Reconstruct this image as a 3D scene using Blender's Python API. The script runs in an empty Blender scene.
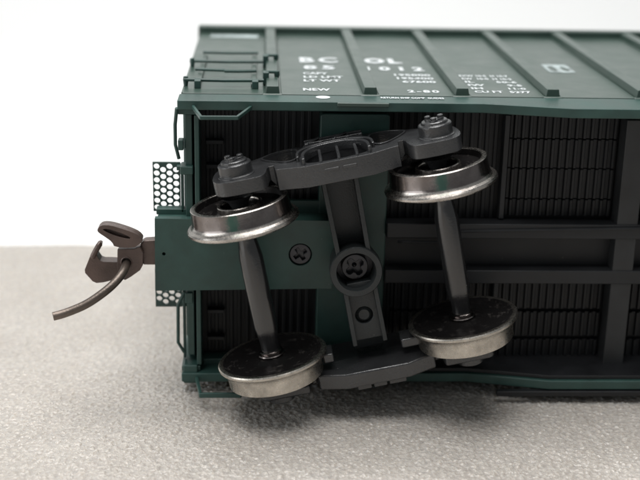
# Model railway boxcar lying on its side on a foam pad, underside towards the camera.
# Lengths below are in millimetres; S turns them into metres when a mesh is built.
import bpy, bmesh, math, random
import numpy as np
from mathutils import Vector, Matrix

S = 0.001
random.seed(3)
scene = bpy.context.scene
col = scene.collection
R = math.radians

# ------------------------------------------------------------------ camera
cam_d = bpy.data.cameras.new('camera')
cam = bpy.data.objects.new('camera', cam_d)
col.objects.link(cam)
cam.matrix_world = Matrix((
    (0.99879, -0.00572, -0.04878, 7.89391*S),
    (-0.04452, 0.31409, -0.94835, -113.9371*S),
    (0.02075, 0.94938, 0.31345, 53.02486*S),
    (0, 0, 0, 1)))
cam_d.sensor_width = 36
cam_d.lens = 1215.26/640*36
cam_d.clip_start = 0.002
cam_d.clip_end = 5
cam_d.dof.use_dof = True
cam_d.dof.focus_distance = 112*S
cam_d.dof.aperture_fstop = 36
scene.camera = cam

# ------------------------------------------------------------------ light
world = bpy.data.worlds.new('World')
scene.world = world
world.use_nodes = True
world.node_tree.nodes['Background'].inputs[0].default_value = (0.93, 0.975, 1.0, 1)
world.node_tree.nodes['Background'].inputs[1].default_value = 0.22

def area(name, loc, target, sx, sy, radiance, color=(1, 1, 1)):
    d = bpy.data.lights.new(name, 'AREA')
    d.shape = 'RECTANGLE'
    d.size = sx*S
    d.size_y = sy*S
    d.energy = radiance*math.pi*sx*sy*S*S
    d.color = color
    o = bpy.data.objects.new(name, d)
    col.objects.link(o)
    o.location = Vector(loc)*S
    o.rotation_euler = (Vector(target)-Vector(loc)).to_track_quat('-Z', 'Y').to_euler()
    return o

area('softbox_above', (-20, 0, 340), (15, 0, 10), 300, 250, 7.0, (1, 0.99, 0.975))
area('window_left', (-320, -105, 90), (0, 0, 15), 300, 190, 2.6, (0.97, 0.99, 1))
area('backdrop_fill', (30, 150, 430), (30, 400, 60), 300, 120, 5.2, (1, 0.99, 0.98))  # unseen lamp added to bring the backdrop up to white

scene.view_settings.view_transform = 'Standard'
scene.view_settings.look = 'None'
scene.view_settings.exposure = 0
scene.view_settings.gamma = 1
scene.view_settings.use_curve_mapping = False
scene.render.engine = 'CYCLES'
scene.cycles.max_bounces = 8

# ------------------------------------------------------------------ materials
def new_mat(name):
    m = bpy.data.materials.new(name)
    m.use_nodes = True
    nt = m.node_tree
    return m, nt, nt.nodes['Principled BSDF']

def plastic(name, color, rough=0.42, grain=0.10, speck=0.25, scale=1.0, spec=0.5, metal=0.0, var=0.25, dust=0.0):
    """moulded plastic or painted surface: slight colour drift, orange-peel relief, uneven gloss, dust specks"""
    m, nt, b = new_mat(name)
    N, L = nt.nodes, nt.links
    tc = N.new('ShaderNodeTexCoord')
    mp = N.new('ShaderNodeMapping')
    mp.inputs['Scale'].default_value = (1000*scale,)*3
    L.new(tc.outputs['Object'], mp.inputs[0])
    n1 = N.new('ShaderNodeTexNoise'); n1.inputs['Scale'].default_value = 0.35; n1.inputs['Detail'].default_value = 5
    n2 = N.new('ShaderNodeTexNoise'); n2.inputs['Scale'].default_value = 7.0; n2.inputs['Detail'].default_value = 3
    for n in (n1, n2): L.new(mp.outputs[0], n.inputs['Vector'])
    rmp = N.new('ShaderNodeMapRange')
    rmp.inputs['To Min'].default_value = 1-var; rmp.inputs['To Max'].default_value = 1+var
    rmp.inputs['From Min'].default_value = 0.3; rmp.inputs['From Max'].default_value = 0.7
    L.new(n1.outputs[0], rmp.inputs['Value'])
    mul = N.new('ShaderNodeVectorMath'); mul.operation = 'SCALE'
    mul.inputs[0].default_value = color
    L.new(rmp.outputs[0], mul.inputs['Scale'])
    out = mul.outputs[0]
    # dust specks
    vo = N.new('ShaderNodeTexVoronoi'); vo.inputs['Scale'].default_value = 1.3
    L.new(mp.outputs[0], vo.inputs['Vector'])
    sp = N.new('ShaderNodeMapRange'); sp.inputs['From Min'].default_value = 0.05; sp.inputs['From Max'].default_value = 0.09
    sp.inputs['To Min'].default_value = speck; sp.inputs['To Max'].default_value = 0
    L.new(vo.outputs['Distance'], sp.inputs['Value'])
    pick = N.new('ShaderNodeMath'); pick.operation = 'GREATER_THAN'; pick.inputs[1].default_value = 0.78
    L.new(vo.outputs['Color'], pick.inputs[0])
    pm = N.new('ShaderNodeMath'); pm.operation = 'MULTIPLY'
    L.new(sp.outputs[0], pm.inputs[0]); L.new(pick.outputs[0], pm.inputs[1])
    add = N.new('ShaderNodeMath'); add.operation = 'ADD'; add.inputs[1].default_value = dust
    L.new(pm.outputs[0], add.inputs[0])
    mix = N.new('ShaderNodeMix'); mix.data_type = 'RGBA'
    L.new(add.outputs[0], mix.inputs['Factor']); L.new(out, mix.inputs['A'])
    mix.inputs['B'].default_value = (0.35, 0.34, 0.32, 1)
    L.new(mix.outputs['Result'], b.inputs['Base Color'])
    rr = N.new('ShaderNodeMapRange')
    rr.inputs['To Min'].default_value = max(0.05, rough-0.1); rr.inputs['To Max'].default_value = rough+0.12
    L.new(n1.outputs[0], rr.inputs['Value']); L.new(rr.outputs[0], b.inputs['Roughness'])
    b.inputs['Metallic'].default_value = metal
    b.inputs['Specular IOR Level'].default_value = spec
    bp = N.new('ShaderNodeBump'); bp.inputs['Strength'].default_value = grain; bp.inputs['Distance'].default_value = 0.00006
    L.new(n2.outputs[0], bp.inputs['Height']); L.new(bp.outputs[0], b.inputs['Normal'])
    return m

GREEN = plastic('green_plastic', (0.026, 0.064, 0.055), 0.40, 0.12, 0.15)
BLACK_BEAM = plastic('black_beam_plastic', (0.025, 0.0265, 0.028), 0.48, 0.15, 0.3)
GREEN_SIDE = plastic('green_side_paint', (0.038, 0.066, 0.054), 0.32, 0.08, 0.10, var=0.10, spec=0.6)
BLACK = plastic('black_floor_plastic', (0.0065, 0.0072, 0.0088), 0.5, 0.15, 0.2)
BLACK_SILL = plastic('black_sill_plastic', (0.0145, 0.0155, 0.0175), 0.5, 0.15, 0.2)
TRUCK = plastic('black_acetal', (0.027, 0.0275, 0.029), 0.25, 0.45, 0.5, spec=0.9)
BOLSTER = plastic('black_acetal_bolster', (0.022, 0.0255, 0.0265), 0.38, 0.45, 0.4)
AXLE = plastic('black_axle_plastic', (0.017, 0.017, 0.018), 0.17, 0.12, 0.6, spec=0.95)
WHITE = plastic('white_ink', (0.62, 0.66, 0.67), 0.5, 0.05, 0.0, var=0.06)
PALE = plastic('worn_white_ink', (0.34, 0.40, 0.40), 0.5, 0.05, 0.0, scale=2.5, var=0.5)
SCREW = plastic('black_screw_steel', (0.05, 0.05, 0.055), 0.28, 0.2, 0.5, metal=0.6)
COUPLER = plastic('brown_coupler_metal', (0.098, 0.066, 0.056), 0.36, 0.6, 0.2, var=0.3, metal=0.3, spec=0.7)
PIN = plastic('brown_pin_metal', (0.13, 0.105, 0.088), 0.36, 0.5, 0.2, var=0.45, metal=0.6)

def wheel_metal(name, color, rough, dark=0.4, scale=1.0, metal=1.0):
    """blackened nickel: streaky, worn and scratched"""
    m, nt, b = new_mat(name)
    N, L = nt.nodes, nt.links
    tc = N.new('ShaderNodeTexCoord')
    mp = N.new('ShaderNodeMapping'); mp.inputs['Scale'].default_value = (1000*scale, 1000*scale, 1000*scale)
    L.new(tc.outputs['Object'], mp.inputs[0])
    n1 = N.new('ShaderNodeTexNoise'); n1.inputs['Scale'].default_value = 0.8; n1.inputs['Detail'].default_value = 7; n1.inputs['Roughness'].default_value = 0.65
    n2 = N.new('ShaderNodeTexNoise'); n2.inputs['Scale'].default_value = 5; n2.inputs['Detail'].default_value = 4
    mp2 = N.new('ShaderNodeMapping'); mp2.inputs['Scale'].default_value = (500, 500, 4500)
    L.new(tc.outputs['Object'], mp2.inputs[0])
    n3 = N.new('ShaderNodeTexNoise'); n3.inputs['Scale'].default_value = 1.0; n3.inputs['Detail'].default_value = 4
    L.new(mp.outputs[0], n1.inputs['Vector']); L.new(mp.outputs[0], n2.inputs['Vector']); L.new(mp2.outputs[0], n3.inputs['Vector'])
    cr = N.new('ShaderNodeValToRGB')
    cr.color_ramp.elements[0].position = 0.36; cr.color_ramp.elements[1].position = 0.66
    cr.color_ramp.elements[0].color = tuple(c*dark for c in color)+(1,)
    cr.color_ramp.elements[1].color = tuple(color)+(1,)
    L.new(n1.outputs[0], cr.inputs[0]); L.new(cr.outputs[0], b.inputs['Base Color'])
    rr = N.new('ShaderNodeMapRange'); rr.inputs['To Min'].default_value = rough-0.1; rr.inputs['To Max'].default_value = rough+0.18
    L.new(n2.outputs[0], rr.inputs['Value']); L.new(rr.outputs[0], b.inputs['Roughness'])
    b.inputs['Metallic'].default_value = metal
    ad = N.new('ShaderNodeMath'); ad.operation = 'ADD'
    L.new(n2.outputs[0], ad.inputs[0]); L.new(n3.outputs[0], ad.inputs[1])
    bp = N.new('ShaderNodeBump'); bp.inputs['Strength'].default_value = 0.16; bp.inputs['Distance'].default_value = 0.00003
    L.new(ad.outputs[0], bp.inputs['Height']); L.new(bp.outputs[0], b.inputs['Normal'])
    return m

def polar(nt):
    N, L = nt.nodes, nt.links
    tc = N.new('ShaderNodeTexCoord'); sx = N.new('ShaderNodeSeparateXYZ'); L.new(tc.outputs['Object'], sx.inputs[0])
    at = N.new('ShaderNodeMath'); at.operation = 'ARCTAN2'; L.new(sx.outputs[1], at.inputs[0]); L.new(sx.outputs[0], at.inputs[1])
    xx = N.new('ShaderNodeMath'); xx.operation = 'MULTIPLY'; L.new(sx.outputs[0], xx.inputs[0]); L.new(sx.outputs[0], xx.inputs[1])
    yy = N.new('ShaderNodeMath'); yy.operation = 'MULTIPLY_ADD'; L.new(sx.outputs[1], yy.inputs[0]); L.new(sx.outputs[1], yy.inputs[1]); L.new(xx.outputs[0], yy.inputs[2])
    rt = N.new('ShaderNodeMath'); rt.operation = 'SQRT'; L.new(yy.outputs[0], rt.inputs[0])
    return at.outputs[0], rt.outputs[0]
def painted_reflection(m, a0, half_w):
    """a green reflection painted into the tread colour, soft and flaked at its edges"""
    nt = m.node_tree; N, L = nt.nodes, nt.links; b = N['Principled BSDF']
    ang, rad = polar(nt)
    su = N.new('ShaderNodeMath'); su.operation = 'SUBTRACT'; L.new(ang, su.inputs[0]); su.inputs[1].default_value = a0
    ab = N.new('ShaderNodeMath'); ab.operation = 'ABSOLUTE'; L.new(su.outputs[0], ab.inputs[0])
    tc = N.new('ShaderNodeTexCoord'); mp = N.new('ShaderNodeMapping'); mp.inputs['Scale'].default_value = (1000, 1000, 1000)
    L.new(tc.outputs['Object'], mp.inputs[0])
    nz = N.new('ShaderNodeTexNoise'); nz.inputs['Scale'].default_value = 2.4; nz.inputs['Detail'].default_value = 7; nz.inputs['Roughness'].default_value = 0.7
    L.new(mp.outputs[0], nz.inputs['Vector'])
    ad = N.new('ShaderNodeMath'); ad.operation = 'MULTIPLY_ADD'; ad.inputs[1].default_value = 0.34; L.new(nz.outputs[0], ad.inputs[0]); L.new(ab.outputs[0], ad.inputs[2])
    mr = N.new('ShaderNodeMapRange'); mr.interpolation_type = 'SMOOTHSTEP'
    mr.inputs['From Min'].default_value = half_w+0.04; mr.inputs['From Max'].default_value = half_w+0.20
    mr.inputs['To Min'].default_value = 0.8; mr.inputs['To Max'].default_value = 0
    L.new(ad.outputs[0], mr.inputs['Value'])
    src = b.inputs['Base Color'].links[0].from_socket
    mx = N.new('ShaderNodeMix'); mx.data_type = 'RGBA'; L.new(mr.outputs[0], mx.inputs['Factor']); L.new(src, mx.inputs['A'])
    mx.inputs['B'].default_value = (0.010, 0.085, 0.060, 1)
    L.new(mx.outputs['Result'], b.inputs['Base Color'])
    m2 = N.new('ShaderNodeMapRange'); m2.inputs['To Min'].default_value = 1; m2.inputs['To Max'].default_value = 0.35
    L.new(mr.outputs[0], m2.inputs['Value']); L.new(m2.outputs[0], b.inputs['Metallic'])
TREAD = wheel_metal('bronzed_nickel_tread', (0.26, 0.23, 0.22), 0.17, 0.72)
RIM = wheel_metal('worn_nickel_rim', (0.58, 0.54, 0.50), 0.22, 0.78)
BRIGHT = wheel_metal('pad_lit_nickel_tread', (0.60, 0.56, 0.50), 0.26, 0.65)  # lower wheels: light reflected from the pad is put into this paler colour
painted_reflection(TREAD, R(-99), 0.165)  # green reflection put into the tread colour at one angle

# wheel plate: blackened, with pale scratches
PLATE, nt, b = new_mat('blackened_wheel_plate')
N, L = nt.nodes, nt.links
tc = N.new('ShaderNodeTexCoord'); mp = N.new('ShaderNodeMapping'); mp.inputs['Scale'].default_value = (1000, 1000, 1000)
L.new(tc.outputs['Object'], mp.inputs[0])
ang_, rad_ = polar(nt)
cx_ = N.new('ShaderNodeCombineXYZ'); am = N.new('ShaderNodeMath'); am.operation = 'MULTIPLY'; am.inputs[1].default_value = 1.6
rm_ = N.new('ShaderNodeMath'); rm_.operation = 'MULTIPLY'; rm_.inputs[1].default_value = 5200
L.new(ang_, am.inputs[0]); L.new(rad_, rm_.inputs[0]); L.new(am.outputs[0], cx_.inputs[0]); L.new(rm_.outputs[0], cx_.inputs[1])
w0 = N.new('ShaderNodeTexNoise'); w0.inputs['Scale'].default_value = 1.0; w0.inputs['Detail'].default_value = 6
L.new(cx_.outputs[0], w0.inputs['Vector'])
w1 = N.new('ShaderNodeTexNoise'); w1.inputs['Scale'].default_value = 0.9; w1.inputs['Detail'].default_value = 8; w1.inputs['Roughness'].default_value = 0.7
L.new(mp.outputs[0], w1.inputs['Vector'])
w = N.new('ShaderNodeMix'); w.data_type = 'FLOAT'; w.inputs['Factor'].default_value = 0.75
L.new(w0.outputs[0], w.inputs['A']); L.new(w1.outputs[0], w.inputs['B'])
c = N.new('ShaderNodeValToRGB')
c.color_ramp.elements[0].position = 0.54; c.color_ramp.elements[1].position = 0.74
c.color_ramp.elements[0].color = (0.022, 0.020, 0.020, 1); c.color_ramp.elements[1].color = (0.22, 0.20, 0.185, 1)
L.new(w.outputs[0], c.inputs[0]); L.new(c.outputs[0], b.inputs['Base Color'])
b.inputs['Metallic'].default_value = 0.6; b.inputs['Roughness'].default_value = 0.27
bp = N.new('ShaderNodeBump'); bp.inputs['Strength'].default_value = 0.3; bp.inputs['Distance'].default_value = 0.00006
L.new(w.outputs[0], bp.inputs['Height']); L.new(bp.outputs[0], b.inputs['Normal'])

# foam pad
FOAM, nt, b = new_mat('packing_foam')
N, L = nt.nodes, nt.links
tc = N.new('ShaderNodeTexCoord'); mp = N.new('ShaderNodeMapping'); mp.inputs['Scale'].default_value = (1000, 1000, 1000)
L.new(tc.outputs['Object'], mp.inputs[0])
nz = N.new('ShaderNodeTexNoise'); nz.inputs['Scale'].default_value = 0.12; nz.inputs['Detail'].default_value = 6
v1 = N.new('ShaderNodeTexVoronoi'); v1.inputs['Scale'].default_value = 2.6; v1.feature = 'SMOOTH_F1'
v2 = N.new('ShaderNodeTexVoronoi'); v2.inputs['Scale'].default_value = 5.5
n3 = N.new('ShaderNodeTexNoise'); n3.inputs['Scale'].default_value = 1.1; n3.inputs['Detail'].default_value = 6
for n in (nz, v1, v2, n3): L.new(mp.outputs[0], n.inputs['Vector'])
c = N.new('ShaderNodeValToRGB')
c.color_ramp.elements[0].position = 0.3; c.color_ramp.elements[1].position = 0.7
c.color_ramp.elements[0].color = (0.45, 0.415, 0.377, 1); c.color_ramp.elements[1].color = (0.51, 0.475, 0.437, 1)
L.new(nz.outputs[0], c.inputs[0])
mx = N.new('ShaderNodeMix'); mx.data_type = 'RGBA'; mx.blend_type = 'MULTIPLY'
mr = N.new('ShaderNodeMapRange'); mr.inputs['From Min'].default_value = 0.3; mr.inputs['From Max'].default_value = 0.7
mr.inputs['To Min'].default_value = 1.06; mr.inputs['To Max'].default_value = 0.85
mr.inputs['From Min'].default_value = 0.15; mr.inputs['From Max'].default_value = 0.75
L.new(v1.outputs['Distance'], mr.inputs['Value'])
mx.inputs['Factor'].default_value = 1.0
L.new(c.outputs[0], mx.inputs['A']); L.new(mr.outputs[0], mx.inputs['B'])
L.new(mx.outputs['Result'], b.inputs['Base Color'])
b.inputs['Roughness'].default_value = 0.20
b.inputs['Subsurface Weight'].default_value = 0.6
b.inputs['Subsurface Radius'].default_value = (1.0, 0.78, 0.6)
b.inputs['Subsurface Scale'].default_value = 0.0016
m1 = N.new('ShaderNodeMath'); m1.operation = 'MULTIPLY_ADD'; m1.inputs[1].default_value = 0.5
L.new(v2.outputs['Distance'], m1.inputs[0]); L.new(v1.outputs['Distance'], m1.inputs[2])
bp = N.new('ShaderNodeBump'); bp.inputs['Strength'].default_value = 0.6; bp.inputs['Distance'].default_value = 0.00016; bp.invert = True
L.new(m1.outputs[0], bp.inputs['Height']); L.new(bp.outputs[0], b.inputs['Normal'])

BACK, nt, b = new_mat('white_backdrop_paper')
b.inputs['Base Color'].default_value = (0.83, 0.835, 0.83, 1)
b.inputs['Roughness'].default_value = 0.9

# ------------------------------------------------------------------ mesh helpers
def finish(name, me, mat, parent=None, loc=None, bevel=0.0, smooth=True, kind=None, mats=None, angle=32):
    o = bpy.data.objects.new(name, me)
    col.objects.link(o)
    for m_ in (mats or [mat]):
        me.materials.append(m_)
    if smooth:
        me.polygons.foreach_set('use_smooth', [True]*len(me.polygons))
        me.set_sharp_from_angle(angle=R(angle))
    if bevel > 0:
        bv = o.modifiers.new('bevel', 'BEVEL')
        bv.width = bevel*S; bv.segments = 2; bv.limit_method = 'ANGLE'; bv.angle_limit = R(32)
        bv.harden_normals = True
    if parent is not None:
        o.parent = parent
        if loc is not None: o.location = loc
    if kind: o['kind'] = kind
    return o

class MB:
    """collects boxes, tubes, lathes and plates, in mm"""
    def __init__(self): self.v = []; self.f = []; self.mi = []
    def add(self, v, f, mi=0):
        k = len(self.v); self.v += [tuple(p) for p in v]
        self.f += [tuple(i+k for i in q) for q in f]; self.mi += [mi]*len(f)
        return self
    def box(self, x0, x1, y0, y1, z0, z1, mi=0, M=None):
        v = [(x, y, z) for x in (x0, x1) for y in (y0, y1) for z in (z0, z1)]
        if M is not None: v = [tuple(M @ Vector(p)) for p in v]
        f = [(0, 1, 3, 2), (4, 6, 7, 5), (0, 4, 5, 1), (2, 3, 7, 6), (0, 2, 6, 4), (1, 5, 7, 3)]
        return self.add(v, f, mi)
    def tube(self, pts, r, n=10, mi=0, caps=True, rs=None):
        pts = [Vector(p) for p in pts]; v = []; f = []
        t0 = (pts[1]-pts[0]).normalized()
        u = t0.orthogonal().normalized()
        for i, p in enumerate(pts):
            t = (pts[min(i+1, len(pts)-1)]-pts[max(i-1, 0)]).normalized()
            u = (u-t*u.dot(t)).normalized(); w_ = t.cross(u)
            rr = rs[i] if rs else r
            for k in range(n):
                a = 2*math.pi*k/n
                v.append(p+(u*math.cos(a)+w_*math.sin(a))*rr)
        for i in range(len(pts)-1):
            for k in range(n):
                f.append((i*n+k, i*n+(k+1) % n, (i+1)*n+(k+1) % n, (i+1)*n+k))
        if caps:
            f.append(tuple(range(n))[::-1]); f.append(tuple((len(pts)-1)*n+k for k in range(n)))
        return self.add(v, f, mi)
    def lathe(self, prof, n=64, mi=0, c=(0, 0, 0), axis='Z', seg_mi=None, closed=True):
        """prof: (r, h) pairs. r=0 ends are closed to a pole fan"""
        base = len(self.v)
        ring = []
        for (r, h) in prof:
            if r < 1e-6:
                ring.append([len(self.v)]); self.v.append((0, 0, h))
            else:
                ring.append(list(range(len(self.v), len(self.v)+n)))
                self.v += [(r*math.cos(2*math.pi*k/n), r*math.sin(2*math.pi*k/n), h) for k in range(n)]
        for i in range(len(prof)-1):
            a, b_ = ring[i], ring[i+1]; mm = seg_mi[i] if seg_mi else mi
            for k in range(n):
                k2 = (k+1) % n
                if len(a) == 1 and len(b_) == 1: continue
                if len(a) == 1: q = (a[0], b_[k2], b_[k])
                elif len(b_) == 1: q = (a[k], a[k2], b_[0])
                else: q = (a[k], a[k2], b_[k2], b_[k])
                self.f.append(q); self.mi.append(mm)
        for i in range(base, len(self.v)):
            x, y, z = self.v[i]
            if axis == 'Y': x, y, z = x, z, -y
            if axis == 'X': x, y, z = z, x, y
            self.v[i] = (x+c[0], y+c[1], z+c[2])
        return self
    def plate(self, outline, holes, h0, h1, plane='XY', mi=0, M=None, curve=None):
        """flat outline with holes, given thickness h0..h1 along the third axis"""
        cu = bpy.data.curves.new('t', 'CURVE'); cu.dimensions = '2D'; cu.fill_mode = 'BOTH'
        for poly in [outline]+list(holes):
            sp_ = cu.splines.new('POLY'); sp_.points.add(len(poly)-1)
            for i, p in enumerate(poly): sp_.points[i].co = (p[0], p[1], 0, 1)
            sp_.use_cyclic_u = True
        cu.extrude = abs(h1-h0)/2
        o = bpy.data.objects.new('t', cu); col.objects.link(o)
        dg = bpy.context.evaluated_depsgraph_get()
        me = bpy.data.meshes.new_from_object(o.evaluated_get(dg))
        bm = bmesh.new(); bm.from_mesh(me)
        bmesh.ops.remove_doubles(bm, verts=bm.verts, dist=1e-5)
        bmesh.ops.dissolve_limit(bm, angle_limit=R(1), verts=bm.verts, edges=bm.edges)
        bmesh.ops.recalc_face_normals(bm, faces=bm.faces)
        mid = (h0+h1)/2; v = []
        for p in bm.verts:
            a, b_, h = p.co.x, p.co.y, p.co.z+mid
            q = {'XY': (a, b_, h), 'XZ': (a, h, b_), 'YZ': (h, a, b_)}[plane]
            if curve: q = curve(*q)
            if M is not None: q = tuple(M @ Vector(q))
            v.append(q)
        bm.verts.index_update()
        f = [tuple(l.index for l in fc.verts) for fc in bm.faces]
        bm.free()
        bpy.data.objects.remove(o); bpy.data.curves.remove(cu); bpy.data.meshes.remove(me)
        return self.add(v, f, mi)
    def mesh(self, name):
        me = bpy.data.meshes.new(name)
        me.from_pydata([(x*S, y*S, z*S) for x, y, z in self.v], [], self.f)
        me.polygons.foreach_set('material_index', self.mi)
        bm = bmesh.new(); bm.from_mesh(me)
        bmesh.ops.recalc_face_normals(bm, faces=bm.faces)
        bm.to_mesh(me); bm.free()
        me.update()
        return me
    def build(self, name, mat, parent=None, loc=None, **k):
        return finish(name, self.mesh(name), mat, parent, loc, **k)

def chaikin(p, it=2, closed=True):
    for _ in range(it):
        q = []
        n = len(p)
        for i in range(n if closed else n-1):
            a, b_ = p[i], p[(i+1) % n]
            q.append(tuple(0.75*u+0.25*v for u, v in zip(a, b_)))
            q.append(tuple(0.25*u+0.75*v for u, v in zip(a, b_)))
        if not closed: q = [p[0]]+q+[p[-1]]
        p = q
    return p

def circle(cx, cy, r, n=24, a0=0):
    return [(cx+r*math.cos(2*math.pi*k/n+a0), cy+r*math.sin(2*math.pi*k/n+a0)) for k in range(n)]

def rrect(x0, x1, y0, y1, r=0.3, n=4):
    out = []
    for cx, cy, a in ((x1-r, y1-r, 0), (x0+r, y1-r, 90), (x0+r, y0+r, 180), (x1-r, y0+r, 270)):
        for k in range(n+1):
            t = R(a+90*k/n); out.append((cx+r*math.cos(t), cy+r*math.sin(t)))
    return out

def plus(cx, cy, a, w_, rot=0):
    p = [(w_, w_), (a, w_), (a, -w_), (w_, -w_), (w_, -a), (-w_, -a), (-w_, -w_), (-a, -w_), (-a, w_), (-w_, w_), (-w_, a), (w_, a)]
    c_, s_ = math.cos(rot), math.sin(rot)
    return [(cx+c_*x-s_*y, cy+s_*x+c_*y) for x, y in p]

# ------------------------------------------------------------------ setting
rng = np.random.default_rng(4)
PAD_Z = 0.35
def pad_mesh():
    """foam sheet 90 mm deep with a soft cellular surface, finest where the camera is near"""
    xs = np.concatenate([np.linspace(-260, -34, 30)[:-1], np.arange(-34, -18, 0.3), np.arange(-18, 50, 0.14), np.arange(50, 76, 0.3), np.linspace(76, 300, 30)])
    ys = np.concatenate([np.linspace(-170, -26, 20)[:-1], np.arange(-26, 2, 0.14), np.arange(2, 48.6, 0.26)])
    X, Y = np.meshgrid(xs, ys)
    Z = np.zeros_like(X)
    def vnoise(sc, seed, ax=1.0):
        r_ = np.random.default_rng(seed); G = r_.random((256, 256))
        u = X/sc*ax; v = Y/sc
        iu = np.floor(u).astype(int); iv = np.floor(v).astype(int)
        fu = u-iu; fv = v-iv; fu = fu*fu*(3-2*fu); fv = fv*fv*(3-2*fv)
        g = lambda a, b_: G[a % 256, b_ % 256]
        return (g(iu, iv)*(1-fu)+g(iu+1, iv)*fu)*(1-fv)+(g(iu, iv+1)*(1-fu)+g(iu+1, iv+1)*fu)*fv
    Z += 0.07*(vnoise(2.1, 2)-0.5)+0.14*(vnoise(6.5, 3)-0.5)+0.22*(vnoise(31, 4)-0.5)
    # closed foam cells: rounded beads with creases between them
    C = 0.36; u = X/C; v = Y/C; iu = np.floor(u).astype(int); iv = np.floor(v).astype(int)
    J = np.random.default_rng(11).random((512, 512, 3)); best = np.full(X.shape, 9.0); hh = np.zeros_like(X)
    for a in (-1, 0, 1):
        for b_ in (-1, 0, 1):
            j_ = J[(iu+a) % 512, (iv+b_) % 512]
            d = (iu+a+0.1+0.8*j_[..., 0]-u)**2+(iv+b_+0.1+0.8*j_[..., 1]-v)**2
            hh = np.where(d < best, j_[..., 2], hh); best = np.minimum(best, d)
    Z += np.clip(1-best*1.5, 0, 1)*(0.06+0.16*hh)
    edge = np.clip((Y-39.5)/9.0, 0, 1)
    Z -= 3.4*(1-np.sqrt(np.clip(1-edge**2, 0, 1)))
    nx, ny = len(xs), len(ys)
    V = np.stack([X, Y, Z+PAD_Z-0.15], -1).reshape(-1, 3)
    idx = np.arange(nx*ny).reshape(ny, nx)
    F = np.stack([idx[:-1, :-1], idx[:-1, 1:], idx[1:, 1:], idx[1:, :-1]], -1).reshape(-1, 4)
    # skirt down to the underside
    low = V.copy(); per = np.concatenate([idx[0, :], idx[1:, -1], idx[-1, -2::-1], idx[-2:0:-1, 0]])
    k = len(V); L_ = V[per].copy(); L_[:, 2] = -9.5
    V = np.concatenate([V, L_])
    n = len(per); S_ = np.array([(per[i], k+i, k+(i+1) % n, per[(i+1) % n]) for i in range(n)])
    F = np.concatenate([F, S_])
    me = bpy.data.meshes.new('foam_pad')
    me.from_pydata((V*S).tolist(), [], F.tolist()); me.update()
    return me
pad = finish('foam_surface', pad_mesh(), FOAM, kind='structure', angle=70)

# seamless white sweep: table, curve, wall
prof = [(-400, -10)]+[(260, -10)]
for k in range(1, 13):
    a = R(90*k/12); prof.append((260+140*math.sin(a), -10+140*(1-math.cos(a))))
prof += [(400, 620)]
v = []; f = []
for i, (y, z) in enumerate(prof):
    v += [(-700, y, z), (760, y, z)]
    if i: f.append((2*i-2, 2*i-1, 2*i+1, 2*i))
MB().add(v, f).build('backdrop', BACK, kind='structure')

# ------------------------------------------------------------------ boxcar
ORG = Vector((75, 17, 1.2))*S
car = bpy.data.objects.new('model_boxcar', None); col.objects.link(car)
car.location = ORG
car.empty_display_size = 0.01
car['label'] = 'green model railway boxcar lying on its side on grey foam, underside and wheels facing out'
car['category'] = 'model boxcar'
OFF = -ORG
def part(mb, name, mat, parent=None, **k):
    """a part is placed in car coordinates; a sub-part lies under a part that already has the offset"""
    if parent is None: return mb.build(name, mat, car, OFF, **k)
    return mb.build(name, mat, parent, None, **k)
def inst(o, dx=0, dy=0, dz=0):
    c_ = o.copy(); col.objects.link(c_); c_.parent = o.parent
    c_.location = o.location+Vector((dx, dy, dz))*S
    return c_

LEN = 150.0; ZT = 30.0; ZB = 1.6; ROOF = 38.0
POST0, PITCH = 8.94, 8.83
POSTS = [8.94, 18.25, 27.05, 35.8, 44.6]
while POSTS[-1] < LEN-14: POSTS.append(POSTS[-1]+PITCH)

# wall shells
part(MB().box(0.3, LEN-0.3, 0.3, ROOF, ZT-1.3, ZT-0.08), 'side_wall', GREEN_SIDE)
part(MB().box(0.3, LEN-0.3, 0.3, ROOF, ZB+0.08, ZB+1.3), 'side_wall', GREEN)
# side sills with their deepened middle (fishbelly)
sill = [(0.15, -0.5), (0.15, -3.55), (28.5, -3.5), (36.5, -5.35), (LEN-36.5, -5.35), (LEN-28.5, -3.5), (LEN-0.15, -3.55), (LEN-0.15, -0.5)]
part(MB().plate(sill, [], ZT-0.95, ZT-0.03), 'side_sill', GREEN, bevel=0.12)
part(MB().plate(sill, [], ZB+0.03, ZB+0.95), 'side_sill', GREEN, bevel=0.12)
# black floor moulding lying on the inside of the lower sill
part(MB().plate([(8.5, 0.88), (8.5, -3.0), (28.5, -3.05), (36.5, -4.9), (LEN-36.5, -4.9), (LEN-28.5, -3.05), (LEN-9, -3.0), (LEN-9, 0.88)], [], ZB+0.96, ZB+1.34), 'floor_edge', BLACK, bevel=0.06)
# backing strip above each sill
part(MB().box(0.4, LEN-0.4, -0.6, 0.3, ZT-1.2, ZT-0.12), 'sill_rail', GREEN)
# a thin cover strip under the sill, as long as the first two panels
part(MB().box(14.9, 19.7, -3.8, -3.4, ZT-0.42, ZT-0.08), 'bolster_tie', GREEN_SIDE, bevel=0.06)
# panels between the posts: each sheet stands a hair proud
edges = [0.35]+POSTS+[LEN-0.35]
first_panel = None
for i in range(len(edges)-1):
    a = edges[i]+(0.1 if i == 0 else 0.82); b_ = edges[i+1]-(0.1 if i == len(edges)-2 else 0.82)
    part(MB().box(a, b_, -0.38, 36.9, ZT-0.1, ZT), 'side_panel', GREEN_SIDE, bevel=0.05)
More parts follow.
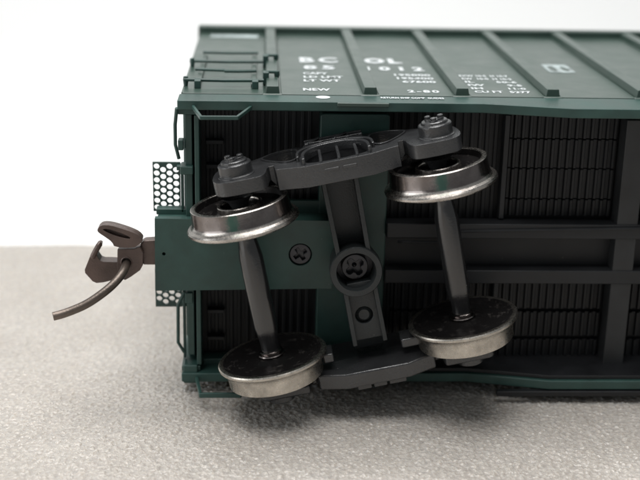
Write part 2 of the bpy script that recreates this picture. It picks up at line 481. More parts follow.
# posts on the upper side and on the side lying on the foam
def post_mb(z, s):
    m = MB()
    # hat section: 1.35 wide at foot, 0.95 at crest, 0.72 high
    v = []; 
    for y, h in ((-0.15, 0.72), (ROOF-1.0, 0.72)):
        v += [(-0.70, y, z-0.1*s), (0.70, y, z-0.1*s), (0.56, y+(0.05 if y < 1 else 0), z+h*s), (-0.56, y+(0.05 if y < 1 else 0), z+h*s)]
    m.add(v, [(0, 1, 2, 3), (7, 6, 5, 4), (0, 4, 5, 1), (1, 5, 6, 2), (2, 6, 7, 3), (3, 7, 4, 0)])
    m.box(-0.95, 0.95, -0.55, -0.15, z-0.1*s if s > 0 else z-0.06, z+0.06 if s > 0 else z+0.1)
    return m
p0 = part(post_mb(ZT, 1), 'side_post', GREEN_SIDE, bevel=0.09); p0.location = OFF+Vector((POSTS[0], 0, 0))*S
for x in POSTS[1:]: inst(p0, x-POSTS[0])
q0 = part(post_mb(ZB, -1), 'side_post', GREEN, bevel=0.09); q0.location = OFF+Vector((POSTS[0], 0, 0))*S
for x in POSTS[1:]: inst(q0, x-POSTS[0])
# top chords and roof
part(MB().box(0.1, LEN-0.1, ROOF-1.1, ROOF+0.3, ZT-0.1, ZT+0.85), 'top_chord', GREEN_SIDE, bevel=0.18)
part(MB().box(0.1, LEN-0.1, ROOF-1.1, ROOF+0.3, ZB-0.85, ZB+0.1), 'top_chord', GREEN, bevel=0.18)
rm = MB()
rm.box(0.0, LEN, ROOF, ROOF+1.0, ZB-0.6, ZT+0.6)
roof = part(rm, 'roof', GREEN_SIDE, bevel=0.2)
rr0 = part(MB().box(-0.35, 0.35, ROOF+0.9, ROOF+1.7, ZB-0.5, ZT+0.5), 'roof_rib', GREEN_SIDE, roof, bevel=0.15)
rr0.location = Vector((POSTS[0], 0, 0))*S
for x in POSTS[1:]: inst(rr0, x-POSTS[0])
# ends: wall set in, flange standing out, corner angles
for xa, s in ((0.0, 1), (LEN, -1)):
    m = MB()
    m.box(*sorted((xa+0.75*s, xa+1.4*s)), -0.6, ROOF, ZB+0.9, ZT-0.9)
    for k in range(8):   # horizontal corrugations of the end wall
        yy = 3+4.4*k
        m.box(*sorted((xa+0.25*s, xa+0.8*s)), yy, yy+1.7, ZB+2.2, ZT-2.2)
    part(m, 'end_wall', GREEN, bevel=0.12)
    for z0, z1 in ((ZB+0.97, ZB+1.5), (ZT-1.5, ZT-0.97)):
        part(MB().box(*sorted((xa+0.15*s, xa+2.0*s)), -3.0, ROOF-0.05, z0, z1), 'corner_post', GREEN, bevel=0.1)
# end sill strips seen edge on at the left
part(MB().box(0.75, 1.42, -2.3, -0.6, 4.0, ZT-1.6), 'end_sill', GREEN, bevel=0.08)
part(MB().box(1.66, 2.12, -2.9, -0.2, 3.2, ZT-1.55), 'end_sill', GREEN, bevel=0.09)
part(MB().box(0.28, 1.5, -2.9, -1.0, 22.7, 23.5), 'ladder_bracket', GREEN, bevel=0.1)
part(MB().box(0.1, 0.62, -2.7, -1.6, 25.0, 26.0), 'ladder_bracket', GREEN, bevel=0.1)

# floor and its ribs
part(MB().box(1.4, LEN-1.4, 0.9, 1.7, ZB+1.25, ZT-1.25), 'floor', BLACK)
rib = MB().box(-0.19, 0.19, 0.60, 0.95, ZB+1.6, ZT-1.5)
r0 = part(rib, 'floor_rib', BLACK, bevel=0.08); r0.location = OFF+Vector((2.75, 0, 0))*S
x = 2.75
while x < 62:
    x += 0.755
    if 13.3 < x < 20.2 or x > 31.6: continue
    rb_ = inst(r0, x-2.75+random.uniform(-0.03, 0.03), random.uniform(-0.05, 0.05)); rb_.rotation_euler = (0, random.uniform(-0.002, 0.002), 0)
m = MB()
x = 69.0
while x < LEN-3:
    x += 0.755; m.box(x-0.17, x+0.17, 0.45, 0.95, ZB+1.6, ZT-1.5)
part(m, 'floor_rib', BLACK, kind='stuff')
# small dark stop bars on the floor near the end
sb = part(MB().box(2.6, 4.3, -0.35, 0.5, 25.05, 25.45), 'floor_stop', BLACK, bevel=0.06)
inst(sb, 0, 0, -2.4); inst(sb, 0, 0, -17.4); inst(sb, 0, 0, -20.3)
for z0 in (3.3,):
    part(MB().box(2.2, 7.0, -1.2, 0.5, z0-0.9, z0-0.2), 'floor_lip', GREEN, bevel=0.1)
# green bolster plate across the floor
part(MB().plate(rrect(13.5, 20.15, 3.2, 28.3, 0.35), [], -0.95, 0.95, 'XZ'), 'body_bolster', GREEN, bevel=0.14)
# centre sill: channel, open towards the camera
part(MB().box(20.1, LEN-13, -0.1, 0.6, 11.6, 17.6), 'centre_sill', BLACK, bevel=0.08)
part(MB().box(20.12, LEN-13, -2.0, -0.11, 16.25, 17.75), 'sill_flange', BLACK_SILL, bevel=0.12)
part(MB().box(20.12, LEN-13, -2.0, -0.11, 11.55, 12.95), 'sill_flange', BLACK_SILL, bevel=0.12)
part(MB().tube([(26.5, -2.05, 17.0), (33, -2.1, 17.15), (45, -2.1, 17.45), (60, -2.1, 17.6), (LEN-20, -2.0, 17.6)], 0.16, 8), 'brake_pipe', BLACK_SILL)
part(MB().tube([(21.3, -2.0, 15.9), (21.7, -2.25, 16.0), (24.0, -2.25, 15.95), (27.5, -2.2, 15.9)], 0.14, 8), 'brake_rod', BLACK_SILL)
# crossbearers
xb = part(MB().box(42.75, 44.85, -1.85, 0.5, 2.6, 28.2), 'crossbearer', BLACK_BEAM, bevel=0.12)
inst(xb, 26, 0, 0); inst(xb, 52, 0, 0)
inst(xb, 78, 0, 0)
xt = part(MB().box(31.25, 31.75, -0.75, 0.5, 17.9, 28.3), 'crosstie', BLACK_SILL, bevel=0.08)
inst(xt, 26); inst(xt, 52)
part(MB().box(31.25, 31.75, -0.75, 0.5, 2.9, 11.3), 'crosstie', BLACK_SILL, bevel=0.08)
# stringers along the floor in the bays
def corrugated(x0, x1, z0, z1):
    """block of corrugated floor standing a little proud: one folded outline drawn out along z"""
    o = [(x0, 0.9), (x0, 0.35)]; x_ = x0+0.3
    while x_+0.5 < x1:
        o += [(x_, 0.35), (x_+0.07, 0.02), (x_+0.33, 0.02), (x_+0.40, 0.35)]; x_ += 0.755
    o += [(x1, 0.35), (x1, 0.9)]
    return MB().plate(o[::-1], [], z0, z1, 'XY')
ZUP = ((25.85, 28.3), (22.88, 25.73), (19.78, 22.77), (18.0, 19.66))
ZLO = ((8.12, 10.9), (5.15, 7.72), (2.95, 4.68))
for x0, x1 in ((32.0, 42.65), (45.2, 68.6)):
    for z0, z1 in ZUP: part(corrugated(x0, x1, z0, z1), 'floor_panel', BLACK, bevel=0.05)
for x0, x1 in ((21.0, 31.0), (32.0, 42.65), (45.2, 68.6)):
    for z0, z1 in ZLO: part(corrugated(x0, x1, z0, z1), 'floor_panel', BLACK, bevel=0.05)
# door track along the lower sill
part(MB().box(31.3, 64, -5.6, -4.9, 1.0, 1.55), 'door_track', BLACK, bevel=0.1)

# draft gear box with its lid screw
box = part(MB().plate([(-2.2, 11.45), (14.75, 11.75), (14.75, 12.2), (15.1, 12.2), (15.1, 13.4), (14.8, 18.6), (-2.1, 18.72)],
                      [circle(-1.3, 15.2, 0.17, 12), circle(11.7, 15.2, 1.13, 28)], -4.0, -3.2, 'XZ'), 'draft_gear_box', GREEN, bevel=0.09)
part(MB().box(-2.0, 14.2, -3.2, -0.3, 11.9, 18.4), 'box_side', GREEN, box, bevel=0.1)
part(MB().box(9.6, 13.9, -0.9, -0.3, 11.0, 19.7), 'box_flange', GREEN, box, bevel=0.1)
part(MB().box(-2.15, 1.9, -1.6, -0.4, 18.35, 18.95), 'box_flange', GREEN, box, bevel=0.1)
sc = MB()
sc.plate(circle(11.7, 15.2, 1.02, 32), [plus(11.7, 15.2, 0.66, 0.17, 0.6)], -3.85, -3.55, 'XZ')
sc.plate(circle(11.7, 15.2, 1.0, 24), [], -3.4, -3.2, 'XZ')
part(sc, 'lid_screw', SCREW, box, bevel=0.07)

# coupler: body with open hook, knuckle, trip pin
body = [(-5.64, 15.58), (-5.76, 14.24), (-5.98, 14.2), (-6.5, 14.23), (-7.09, 14.23), (-7.41, 14.36), (-7.64, 14.73), (-7.68, 15.02), (-7.3, 15.6), (-7.27, 15.85), (-7.47, 15.95),
        (-7.71, 15.85), (-7.97, 15.41), (-8.33, 14.82), (-8.9, 13.43), (-8.88, 13.08), (-8.2, 12.24), (-7.84, 12.06), (-7.16, 12.13), (-5.96, 12.45), (-5.48, 12.46), (-4.92, 12.55), (-4.54, 12.8),
        (-3.68, 13.5), (-3.42, 13.95), (-3.42, 15.59)]
cpl = part(MB().plate(body, [circle(-4.87, 14.33, 0.5, 20)], -3.6, -2.1, 'XZ'), 'coupler', COUPLER, bevel=0.2)
block = [(-5.68, 15.62), (-4.13, 15.66), (-3.54, 15.9), (-3.26, 15.28), (-3.33, 14.02), (-3.6, 13.51), (-4.51, 12.82), (-5.04, 12.5), (-5.45, 12.66), (-5.64, 13.22), (-5.77, 13.85)]
part(MB().plate(block, [circle(-4.87, 14.33, 0.50, 24)], -3.95, -3.55, 'XZ'), 'coupler_cheek', COUPLER, cpl, bevel=0.13)
part(MB().plate([(-3.6, 15.95), (-3.2, 16.3), (-1.9, 16.4), (-1.9, 13.84), (-3.38, 13.83), (-3.5, 14.97)], [], -3.35, -2.1, 'XZ'), 'shank', COUPLER, cpl, bevel=0.16)
part(MB().tube([(-7.36, -3.3, 15.98), (-7.5, -3.55, 15.85), (-7.75, -3.68, 15.4), (-8.02, -3.7, 14.9), (-8.1, -3.5, 14.7)], 0.27, 14), 'guard_arm', COUPLER, cpl, bevel=0.1)
kn = [(-7.52, 17.6), (-7.25, 17.98), (-6.88, 18.12), (-6.23, 18.09), (-5.29, 17.82), (-4.27, 17.45), (-3.62, 17.1), (-3.3, 16.72), (-3.28, 16.45), (-3.7, 16.13), (-4.1, 15.85), (-5.91, 15.9), (-6.14, 16.43), (-6.78, 16.93), (-7.35, 17.32)]
slot = [(-7.02, 17.66), (-6.68, 17.74), (-5.95, 17.58), (-5.09, 17.26), (-4.37, 16.89), (-4.47, 16.72), (-5.39, 16.90), (-6.33, 17.25)]
km = MB()
km.plate(chaikin(kn, 1), [chaikin(slot, 1)], -4.2, -3.7, 'XZ')
knu = part(km, 'knuckle', COUPLER, cpl, bevel=0.12)
part(MB().plate(chaikin(kn, 1), [], -3.68, -2.75, 'XZ'), 'knuckle_back', COUPLER, cpl, bevel=0.18)
pts = [(-4.88, -2.4, 14.25), (-4.89, -4.2, 14.1), (-5.05, -5.4, 13.81), (-5.49, -6.2, 13.35), (-6.17, -6.9, 12.81), (-7.11, -7.5, 12.21), (-8.22, -8.0, 11.58), (-9.46, -8.3, 11.1), (-10.46, -8.6, 10.82), (-11.19, -8.8, 10.7)]
pts = chaikin(pts, 3, False)
part(MB().tube(pts, 0.41, 16, rs=[0.41 if i < len(pts)-2 else 0.38 for i in range(len(pts))]), 'trip_pin', PIN, cpl, bevel=0.05)
part(MB().lathe([(0.44, -4.0), (0.5, -4.02), (0.56, -3.98), (0.58, -3.8), (0.44, -3.6)], 28, c=(-4.87, 0, 14.33), axis='Y'), 'pin_collar', COUPLER, cpl)

# crossover platforms: hexagonally perforated plates above and below the draft gear box
def perforated(x0, x1, z0, z1):
    holes = []
    cw = 0.625; rh = 0.69
    j = 0; x_ = x0+0.38
    while x_ < x1-0.22:
        z_ = z1-0.42-(rh/2 if j % 2 else 0)
        while z_ > z0+0.2:
            holes.append(circle(x_, z_, 0.29, 12)); z_ -= rh
        j += 1; x_ += cw
    return MB().plate([(x0, z0), (x1, z0), (x1, z1), (x0, z1)], holes, 0.75, 1.05, 'XZ')
part(perforated(-2.62, 0.05, 18.0, 22.95), 'crossover_platform', GREEN)
part(perforated(-2.62, 0.05, 7.95, 12.0), 'crossover_platform', GREEN)
part(MB().box(-0.25, 0.9, -0.1, 1.2, 22.35, 22.8), 'platform_bracket', GREEN, bevel=0.08)
part(MB().box(-0.25, 0.9, -0.1, 1.2, 8.3, 8.8), 'platform_bracket', GREEN, bevel=0.08)

# side ladder: stiles, rungs, brackets
for xa, yb, yt in ((1.62, 2.7, 19.2), (7.0, 2.7, 19.2)):
    part(MB().box(xa-0.13, xa+0.38, yb, yt, ZT, ZT+0.35), 'ladder_stile', GREEN_SIDE, bevel=0.06)
for k, (xa, xb_, yy, r_) in enumerate(((1.5, 7.5, 19.0, 0.16), (0.55, 8.0, 13.5, 0.16), (0.4, 8.1, 3.1, 0.17))):
    part(MB().tube([(xa, yy, ZT+0.62), ((xa+xb_)/2, yy-0.15, ZT+0.60), (xb_, yy, ZT+0.62)], r_, 10), 'ladder_rung', GREEN)
part(MB().tube([(1.2, 8.7, ZT+0.62), (3.0, 8.45, ZT+0.62), (4.15, 8.3, ZT+0.62), (4.2, 7.6, ZT+0.66), (5.6, 7.85, ZT+0.62), (7.35, 8.2, ZT+0.6)], 0.16, 10), 'ladder_rung', GREEN)
for xa in (1.55, 7.1):
    part(MB().box(xa-0.12, xa+0.5, 1.9, 3.2, ZT-0.02, ZT+0.75), 'ladder_bracket', GREEN, bevel=0.08)
for xa in (0.55, 0.62):
    yy = 3.25 if xa < 0.6 else 13.5
    part(MB().lathe([(0, ZT+0.95), (0.22, ZT+0.9), (0.28, ZT+0.6), (0.2, ZT), (0.2, ZT-0.1)], 14, c=(xa, yy, 0)), 'rung_bolt', GREEN)
# grab iron stubs on the first post
for yy in (14.3, 4.7):
    part(MB().box(8.02, 8.62, yy-0.75, yy+0.45, ZT, ZT+1.25), 'grab_bracket', GREEN, bevel=0.1)
    part(MB().tube([(8.3, yy+0.1, ZT+1.15), (9.35, yy+0.1, ZT+1.15)], 0.15, 8), 'grab_iron', GREEN)
    part(MB().lathe([(0, ZT+1.35), (0.25, ZT+1.25), (0.27, ZT+0.9), (0.2, ZT+0.6)], 12, c=(9.4, yy+0.1, 0)), 'rung_bolt', GREEN)
# stirrup steps hanging from both sills
def strap(pts, w_, t):
    m = MB()
    for a, b_ in zip(pts[:-1], pts[1:]):
        a = Vector(a); b2 = Vector(b_); d = (b2-a).normalized(); n = Vector((-d.y, d.x, 0))*t/2
        a = a-d*t*0.35; b2 = b2+d*t*0.35
        v = [(p.x, p.y, p.z+h) for p in (a-n, a+n, b2+n, b2-n) for h in (-w_/2, w_/2)]
        m.add(v, [(0, 2, 4, 6), (1, 7, 5, 3), (0, 1, 3, 2), (2, 3, 5, 4), (4, 5, 7, 6), (6, 7, 1, 0)])
    return m
part(strap([(0.9, -3.0, 29.35), (1.6, -3.4, 29.35), (2.55, -8.0, 29.35), (5.75, -7.9, 29.35), (6.95, -3.4, 29.35), (7.6, -3.0, 29.35)], 0.36, 0.27), 'stirrup_step', GREEN, bevel=0.07)
part(strap([(1.55, -2.8, 1.95), (2.2, -7.2, 1.95), (6.0, -7.2, 1.95), (6.6, -2.8, 1.95)], 0.5, 0.3), 'stirrup_step', GREEN, bevel=0.07)
# end ladder stile and grab iron at the left edge
part(MB().tube([(0.1, -3.4, 29.2), (-0.12, -2.7, 27.5), (-0.15, -2.4, 25.5), (0.15, -2.2, 24.1)], 0.17, 8), 'end_grab_iron', GREEN)
part(MB().tube([(0.45, -2.2, 10.6), (-0.15, -2.4, 9.4), (-0.2, -2.4, 5.4), (0.35, -2.2, 4.3)], 0.17, 8), 'end_grab_iron', GREEN)
part(MB().box(0.25, 0.5, -1.6, -0.9, 18.6, 22.4), 'end_ladder_stile', GREEN, bevel=0.06)
part(MB().box(0.25, 0.5, -1.6, -0.9, 3.4, 11.4), 'end_ladder_stile', GREEN, bevel=0.06)
part(MB().box(0.3, 1.75, -3.3, -1.6, 1.35, 3.3), 'corner_block', GREEN, bevel=0.15)
part(MB().box(0.55, 1.3, -2.6, -1.4, 9.6, 10.7), 'ladder_bracket', GREEN, bevel=0.08)

# lettering on the upper side
def text(s, x0, y0, h, width=None, mat=WHITE, bold=0.04, track=1.0, x1=None):
    cu = bpy.data.curves.new('lettering', 'FONT'); cu.body = s; cu.size = 1.0
    cu.offset = bold; cu.space_character = track; cu.resolution_u = 2; cu.extrude = 0.0
    o = bpy.data.objects.new('t', cu); col.objects.link(o)
    me = bpy.data.meshes.new_from_object(o.evaluated_get(bpy.context.evaluated_depsgraph_get()))
    bpy.data.objects.remove(o)
    xs = [v_.co.x for v_ in me.vertices]; ys = [v_.co.y for v_ in me.vertices]
    ax, bx, ay, by = min(xs), max(xs), min(ys), max(ys)
    sy = h/(by-ay); sx = (x1-x0)/(bx-ax) if x1 else sy
    for v_ in me.vertices:
        v_.co = ((x0+(v_.co.x-ax)*sx)*S, (y0+(v_.co.y-ay)*sy)*S, (ZT+0.02)*S)
    bm = bmesh.new(); bm.from_mesh(me)
    geo = bmesh.ops.extrude_face_region(bm, geom=bm.faces[:])
    for g in geo['geom']:
        if isinstance(g, bmesh.types.BMVert): g.co.z += 0.012*S
    bmesh.ops.recalc_face_normals(bm, faces=bm.faces)
    bm.to_mesh(me); bm.free(); me.materials.clear()
    return finish('lettering', me, mat, car, OFF, smooth=False)
text('BC', 12.0, 16.8, 3.3, x1=16.2, bold=0.045, track=1.25)
text('OL', 19.0, 16.7, 3.3, x1=23.2, bold=0.07, track=1.25)
text('85', 12.25, 12.8, 2.3, x1=15.7, bold=0.04, track=1.3)
text('1012', 18.9, 12.5, 2.3, x1=25.1, bold=0.05, track=1.5)
text('--', 26.6, 13.7, 0.35, x1=28.1, bold=0.0, track=1.1)
text('CAPY', 12.15, 9.9, 1.15, x1=14.75, bold=0.04)
text('LD LMT', 12.15, 7.95, 1.15, x1=16.2, bold=0.04)
text('LT WT', 12.1, 6.0, 1.15, x1=15.8, bold=0.04)
text('NEW', 11.9, 1.35, 1.25, x1=14.55, bold=0.04)
text('195000', 21.55, 9.55, 1.15, x1=25.35, bold=0.04)
text('195400', 21.65, 7.75, 1.15, x1=25.45, bold=0.04)
text('67600', 22.0, 5.95, 1.15, x1=25.45, bold=0.04)
text('2-80', 22.0, 1.0, 1.3, x1=25.1, bold=0.04, track=1.25)
text('RETURN SHIP COMP  GUIDES', 19.1, -1.95, 0.75, x1=25.1, bold=0.04)
text('EXW 10-5  H 10-7', 28.30, 9.6, 1.0, x1=33.4, bold=0.04)
text('EW  10-0  H 10-2', 28.35, 8.0, 1.0, x1=33.5, bold=0.04)
text('IL', 28.40, 6.35, 1.0, bold=0.04); text('50-6', 31.6, 6.35, 1.0, x1=33.7, bold=0.04)
text('IW', 28.45, 4.65, 1.0, bold=0.04); text('9-5', 32.4, 4.65, 1.0, x1=33.9, bold=0.04)
text('IH', 28.50, 3.0, 1.0, bold=0.04); text('11-0', 32.2, 3.0, 1.0, x1=33.95, bold=0.04)
text('CU FT', 28.55, 1.3, 1.05, x1=31.4, bold=0.04); text('5277', 32.0, 1.3, 1.05, x1=34.1, bold=0.04)
# emblem: white plate with a maple-leaf-like pair of marks left open
part(MB().plate(rrect(38.4, 41.2, 12.7, 17.4, 0.15), [chaikin([(38.8, 13.4), (39.5, 13.3), (39.55, 16.2), (38.85, 16.3)], 1), chaikin([(40.1, 13.3), (40.85, 13.4), (40.75, 16.0), (40.15, 16.3)], 1)], ZT+0.015, ZT+0.035), 'pale_emblem', PALE)
part(MB().plate([(13.67+0.68*math.cos(t*math.pi/12), -1.5+0.68*math.sin(t*math.pi/12)) for t in range(24)], [], ZT-0.02, ZT+0.0), 'white_spot', WHITE)
part(MB().plate([(1.6, 33.4), (7.4, 33.4), (7.5, 35.6), (1.7, 35.6)], [], ZT+0.01, ZT+0.03), 'worn_lettering_band', PALE)

# ------------------------------------------------------------------ bogie
BM = (Matrix.Rotation(0.015, 3, 'Z') @ Matrix.Rotation(-0.020, 3, 'X') @ Matrix.Rotation(-0.205, 3, 'Y'))
BC = Vector((16.68, -7.80, 14.9))
WB = 9.19
FX = 0.27     # the frame sits slightly to the right of the wheelsets

bol = MB()
def half(s, z_end, w_end):
    """web outlines of the channel-shaped bolster, s = +1 up, -1 down"""
    L_ = []
    for e in (-1, 1):
        o = [(e*1.18, s*1.6), (e*1.62, s*1.6), (e*w_end, s*z_end), (e*(w_end-0.42), s*z_end)]
        L_.append(o)
    return L_
for o in half(1, 9.2, 1.72)+half(-1, 7.4, 1.66):
    bol.plate([(x_+0.18, z_-0.1) for x_, z_ in o], [], 0.15, 4.2, 'XZ')
bol.plate([(-1.2, 1.2), (1.5, 1.2), (1.7, 9.1), (-1.3, 9.1)], [], 2.7, 4.2, 'XZ')
bol.plate([(-1.2, -1.2), (1.5, -1.2), (1.7, -9.1), (-1.3, -9.1)], [], 3.4, 4.2, 'XZ')
bol.plate([(-1.0, -1.4), (1.35, -1.4), (1.5, -7.2), (-1.15, -7.2)], [circle(0.1, -4.75, 0.85, 24)], 0.75, 1.6, 'XZ')
bogie = bol.build('bogie', BOLSTER, car, None, bevel=0.1)
bogie.matrix_local = Matrix.Translation(OFF+BC*S) @ BM.to_4x4()

def sub(mb, name, mat, **k): return mb.build(name, mat, bogie, None, **k)
# pivot ring and screw
rg = MB().lathe([(1.82, 3.6), (1.82, 0.0), (1.88, -0.12), (2.38, -0.12), (2.46, 0.0), (2.46, 1.2), (2.2, 1.6), (2.2, 3.6)], 72, axis='Y', c=(0.1, 0, -0.1))
sub(rg, 'pivot_ring', BOLSTER)
sm = MB()
sm.lathe([(0, 2.45), (1.84, 2.45), (1.84, 2.7)], 40, axis='Y', c=(0.1, 0, -0.1))
sm.plate(circle(0.1, -0.1, 1.25, 40), [chaikin(plus(0.1, -0.1, 0.92, 0.3, 0.5), 1)], 1.5, 2.2, 'XZ')
sm.plate(circle(0.1, -0.1, 1.2, 40), [], 2.2, 2.44, 'XZ')
sm.lathe([(0, 1.75), (0.14, 1.85), (0.24, 2.2)], 16, axis='Y', c=(0.1, 0, -0.1))
sub(sm, 'pivot_screw', SCREW, bevel=0.1)
sub(MB().lathe([(0.0, 0.95), (0.5, 0.9), (0.8, 1.2), (0.82, 1.6)], 32, axis='Y', c=(0.1, 0, -4.75)), 'bolster_boss', BOLSTER)

def pedestal_outline():
    r_ = [(3.0, -2.05), (5.2, -1.15), (5.6, -1.1), (5.75, 0.6), (6.35, 0.6), (6.5, -1.3), (6.75, -2.05), (7.3, -2.4), (9.9, -2.4), (10.9, -2.0), (11.4, -0.7),
          (11.3, 1.6), (10.9, 2.9), (9.9, 3.6), (8.4, 3.9), (7.0, 4.6), (6.0, 5.4), (4.6, 6.1), (3.2, 6.1)]
    l_ = [(-x_, y_) for x_, y_ in r_][::-1]
    return r_+l_
win = chaikin([(3.5, 2.2), (3.75, 0.9), (4.6, 0.7), (5.7, 1.8), (6.7, 3.3), (6.6, 4.0), (5.4, 5.0), (3.9, 5.2), (3.45, 4.2)], 2)
winl = [(-x_, y_) for x_, y_ in win][::-1]
spr = chaikin([(-2.95, -1.4), (2.95, -1.4), (2.95, 1.2), (1.9, 2.5), (0, 2.9), (-1.9, 2.5), (-2.95, 1.2)], 2)
def arch(x0, y0, y1, w_):
    """closed arch band from (-x0, y0) over (0, y1) to (x0, y0)"""
    o = [(-x0, y0), (-x0, y0+0.55*(y1-y0)), (-0.62*x0, y0+0.93*(y1-y0)), (0, y1), (0.62*x0, y0+0.93*(y1-y0)), (x0, y0+0.55*(y1-y0)), (x0, y0)]
    xi = x0-w_; yi = y1-w_*1.5
    n = [(-xi, y0), (-xi, y0+0.52*(yi-y0)), (-0.62*xi, y0+0.91*(yi-y0)), (0, yi), (0.62*xi, y0+0.91*(yi-y0)), (xi, y0+0.52*(yi-y0)), (xi, y0)]
    return chaikin(o, 2, False)+chaikin(n, 2, False)[::-1]

def side_frame(zi, zo, s):
    """zi inner face, zo outer face; s sign of the outward direction"""
    m = MB()
    sh = lambda P: [(x_+FX, y_) for x_, y_ in P]
    out = sh(pedestal_outline())
    if s < 0:
        out = [(x_, max(y_, -1.3) if abs(x_-FX) > 6 else y_) for x_, y_ in out]
    rnd = chaikin(out, 1)
    rnd = [q for i, p_ in enumerate(out) for q in ([p_] if abs(p_[0]-FX) < 6 else rnd[(2*i-1) % len(rnd):(2*i-1) % len(rnd)+2] if i else [rnd[-1], rnd[0]])]
    m.plate(rnd, [sh(win), sh(winl), sh(spr)] if s > 0 else [], min(zi, zo), max(zi, zo), 'XY')
    # the pedestals are thinner than the middle of the frame
    m.v = [(x_, y_, z_+(0.65*s if abs(x_-FX) > 5.95 and abs(z_-zi) < 0.01 else 0)) for x_, y_, z_ in m.v]
    fr = m.build('side_frame', TRUCK, bogie, None, bevel=0.22)
    if s < 0: return fr
    # lips round the two arm openings
    for w_ in (win, winl):
        c_ = (sum(p[0] for p in w_)/len(w_), sum(p[1] for p in w_)/len(w_))
        big = [(c_[0]+(x_-c_[0])*1.12, c_[1]+(y_-c_[1])*1.12) for x_, y_ in w_]
        MB().plate(sh(big), [sh(w_)], zo-0.1, zo+0.16, 'XY').build('arm_lip', TRUCK, bogie, None, bevel=0.07)
    MB().box(-2.9+FX, 2.95+FX, -1.2, 2.8, zi+0.35, zo-1.15).build('spring_plate', BLACK, bogie, None)
    for x_ in (-1.5, 0.15, 1.8):
        MB().tube([(x_+FX, -1.75, zo-0.5), (x_+FX, -1.7, zo+0.02), (x_+FX+0.05, -0.6, zo+0.12), (x_+FX+0.08, 1.4, zo+0.12), (x_+FX+0.1, 2.7, zo+0.1)], 0.15, 10).build('spring_bar', TRUCK, bogie, None)
    MB().plate(sh(arch(3.15, -1.5, 3.3, 0.30)), [], zo-0.3, zo+0.62, 'XY').build('spring_arch', TRUCK, bogie, None, bevel=0.1)
    MB().plate([(x_+FX, y_) for x_, y_ in arch(3.6, 0.1, 4.3, 0.26)], [], zo-0.3, zo+0.5, 'XY').build('spring_arch', TRUCK, bogie, None, bevel=0.09)
    # brake hanger lattice on the hump behind the arches
    MB().plate(sh([(-3.0, 3.4), (3.0, 3.4), (2.7, 6.0), (-2.7, 6.0)]), [], zo-0.4, zo+0.22, 'XY').build('frame_hump', TRUCK, bogie, None, bevel=0.12)
    m5 = MB()
    m5.box(-2.6+FX, 2.9+FX, 5.35, 5.7, zo+0.2, zo+0.62)
    m5.box(-2.6+FX, 2.9+FX, 4.45, 4.7, zo+0.2, zo+0.55)
    for a in (-2.4, -1.1, 0.2, 1.5, 2.7):
        m5.box(a-0.16+FX, a+0.16+FX, 4.4, 5.6, zo+0.1, zo+0.5)
    for a in (-1.75, 0.85):
        m5.tube([(a-0.6+FX, 4.5, zo+0.5), (a+0.6+FX, 5.5, zo+0.6)], 0.15, 8)
    m5.build('brake_hanger', TRUCK, bogie, None, bevel=0.06)
    for a, b_ in ((-1.3, -0.0), (0.35, 1.6)):
        MB().box(a+FX, b_+FX, -2.14, -1.9, zo-0.85, zo-0.55).build('frame_ledge', TRUCK, bogie, None, bevel=0.05)
    return fr
side_frame(9.3, 11.25, 1)
side_frame(-9.2, -10.75, -1)
# bearing adapters and end caps
def bearing(z0, x_):
    m = MB()
    m.lathe([(1.7, z0-0.3), (1.7, z0+0.12), (1.54, z0+0.18), (1.54, z0+1.1), (1.44, z0+1.22), (1.22, z0+1.22), (1.22, z0+1.3)], 56, c=(x_, 0, 0))
    m.lathe([(1.22, z0+1.2), (1.22, z0+1.38), (1.12, z0+1.48), (0, z0+1.48)], 48, c=(x_, 0, 0))
    # three-lobed locking plate with its cap screws
    lob = []
    for k in range(36):
        a = 2*math.pi*k/36; rr_ = 0.72+0.26*math.cos(3*a-1.0)
        lob.append((x_+rr_*math.cos(a), rr_*math.sin(a)))
    m.plate(lob, [], z0+1.42, z0+1.60, 'XY')
    for k in range(3):
        a = 2*math.pi*k/3+1.0/3
        m.lathe([(0.30, z0+1.56), (0.30, z0+1.80), (0.22, z0+1.86), (0, z0+1.86)], 6, c=(x_+0.66*math.cos(a), 0.66*math.sin(a), 0))
    return m.build('bearing_cap', TRUCK, bogie, None, bevel=0.05)
for x_ in (-WB, WB): bearing(11.2, x_+0.3)
for x_ in (-WB, WB):
    sub(MB().lathe([(1.25, -10.3), (1.25, -11.2), (1.0, -11.3), (0, -11.3)], 40, c=(x_+0.1, 0, 0)), 'bearing_cap', TRUCK, bevel=0.08)
# inner bearing housing under each pedestal of the upper frame
for s, z0, z1 in ((1, 8.2, 9.35), (-1, -8.2, -9.25)):
    for x_ in (-WB, WB):
        sub(MB().lathe([(0.75, z0), (0.95, (z0+z1)/2), (1.5, z1)], 28, c=(x_, 0, 0)), 'journal', TRUCK)
# inner brake shoes near the lower wheels
for x_, w_ in ((-4.0, 0.5), (3.95, 0.9)):
    sub(MB().box(x_-w_, x_+w_, -0.4, 2.0, -8.4, -7.5), 'brake_shoe', TRUCK, bevel=0.15)
# tabs under the lower frame
for a, b_ in ((-2.1, -0.75), (-0.55, 0.75), (0.95, 2.6)):
    sub(MB().box(a+FX, b_+FX, -1.7, 0.5, -11.2, -10.6), 'frame_tab', TRUCK, bevel=0.12)

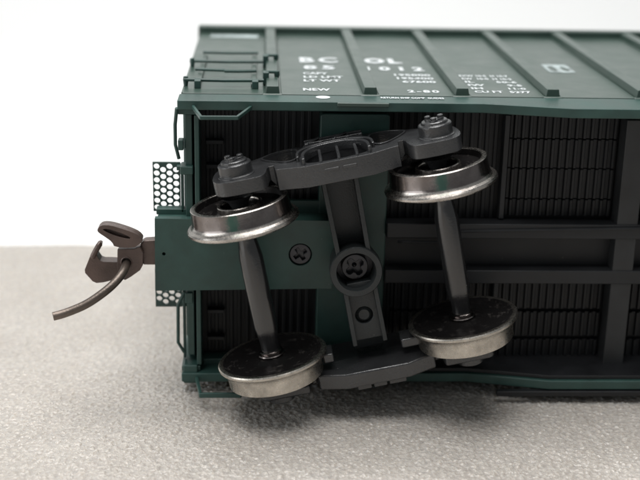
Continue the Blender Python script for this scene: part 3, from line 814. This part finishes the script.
# wheels: tread, flange, rim, dished plate and hub
def wheel_mesh():
    """outer face towards +Z, local z from 6.45 (back) to 8.85 (front)"""
    m = MB()
    prof = [(0.9, 7.15), (0.9, 6.62), (1.25, 6.55), (1.62, 6.6), (1.9, 6.78), (2.6, 6.84), (3.6, 6.78), (4.5, 6.66), (4.72, 6.56), (4.9, 6.53),
            (5.12, 6.58), (5.21, 6.70), (5.21, 6.88), (5.10, 7.02), (4.82, 7.14), (4.65, 7.36), (4.59, 7.6), (4.52, 8.8), (4.45, 8.86), (4.1, 8.86), (4.02, 8.8),
            (3.93, 8.25), (3.4, 8.05), (2.3, 8.0), (2.12, 8.12), (2.08, 8.55), (2.0, 8.62), (1.8, 8.62), (1.74, 8.5), (1.7, 8.0), (1.0, 7.9), (0.5, 7.9), (0, 7.9)]
    smi = [2]*8+[1]*7+[0]*2+[1]*3+[2]*4+[1]*4+[2]*4
    assert len(smi) == len(prof)-1
    m.lathe(prof, 112, seg_mi=smi)
    return m
def place_wheel(x_, s, tread, spin=0.0):
    m = wheel_mesh()
    if s < 0:
        m.v = [(x0, -y0, -z0) for x0, y0, z0 in m.v]
    o = m.build('wheel', None, bogie, Vector((x_, 0, 0))*S, mats=[tread, RIM if s > 0 else BRIGHT, PLATE], angle=28)
    o.rotation_euler = (0, 0, spin)
    return o
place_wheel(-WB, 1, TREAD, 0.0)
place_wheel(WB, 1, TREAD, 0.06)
place_wheel(-WB, -1, BRIGHT, 0.9)
place_wheel(WB, -1, BRIGHT, 2.2)
for x_ in (-WB, WB):
    prof = [(0.72, -8.2), (0.86, -7.0), (0.88, -5.0), (0.95, -4.6), (1.12, -3.6), (1.12, 3.4), (0.95, 4.6), (0.88, 5.0), (0.86, 7.0), (0.72, 8.9)]
    m = MB().lathe(prof, 40, c=(x_, 0, 0))
    sub(m, 'axle', AXLE)
    for s in (1, -1):
        pr = [(0.8, 5.95), (1.02, 5.98), (1.12, 6.06), (1.02, 6.16), (1.0, 6.26), (1.2, 6.32), (1.28, 6.42), (1.18, 6.54), (0.9, 6.75)]
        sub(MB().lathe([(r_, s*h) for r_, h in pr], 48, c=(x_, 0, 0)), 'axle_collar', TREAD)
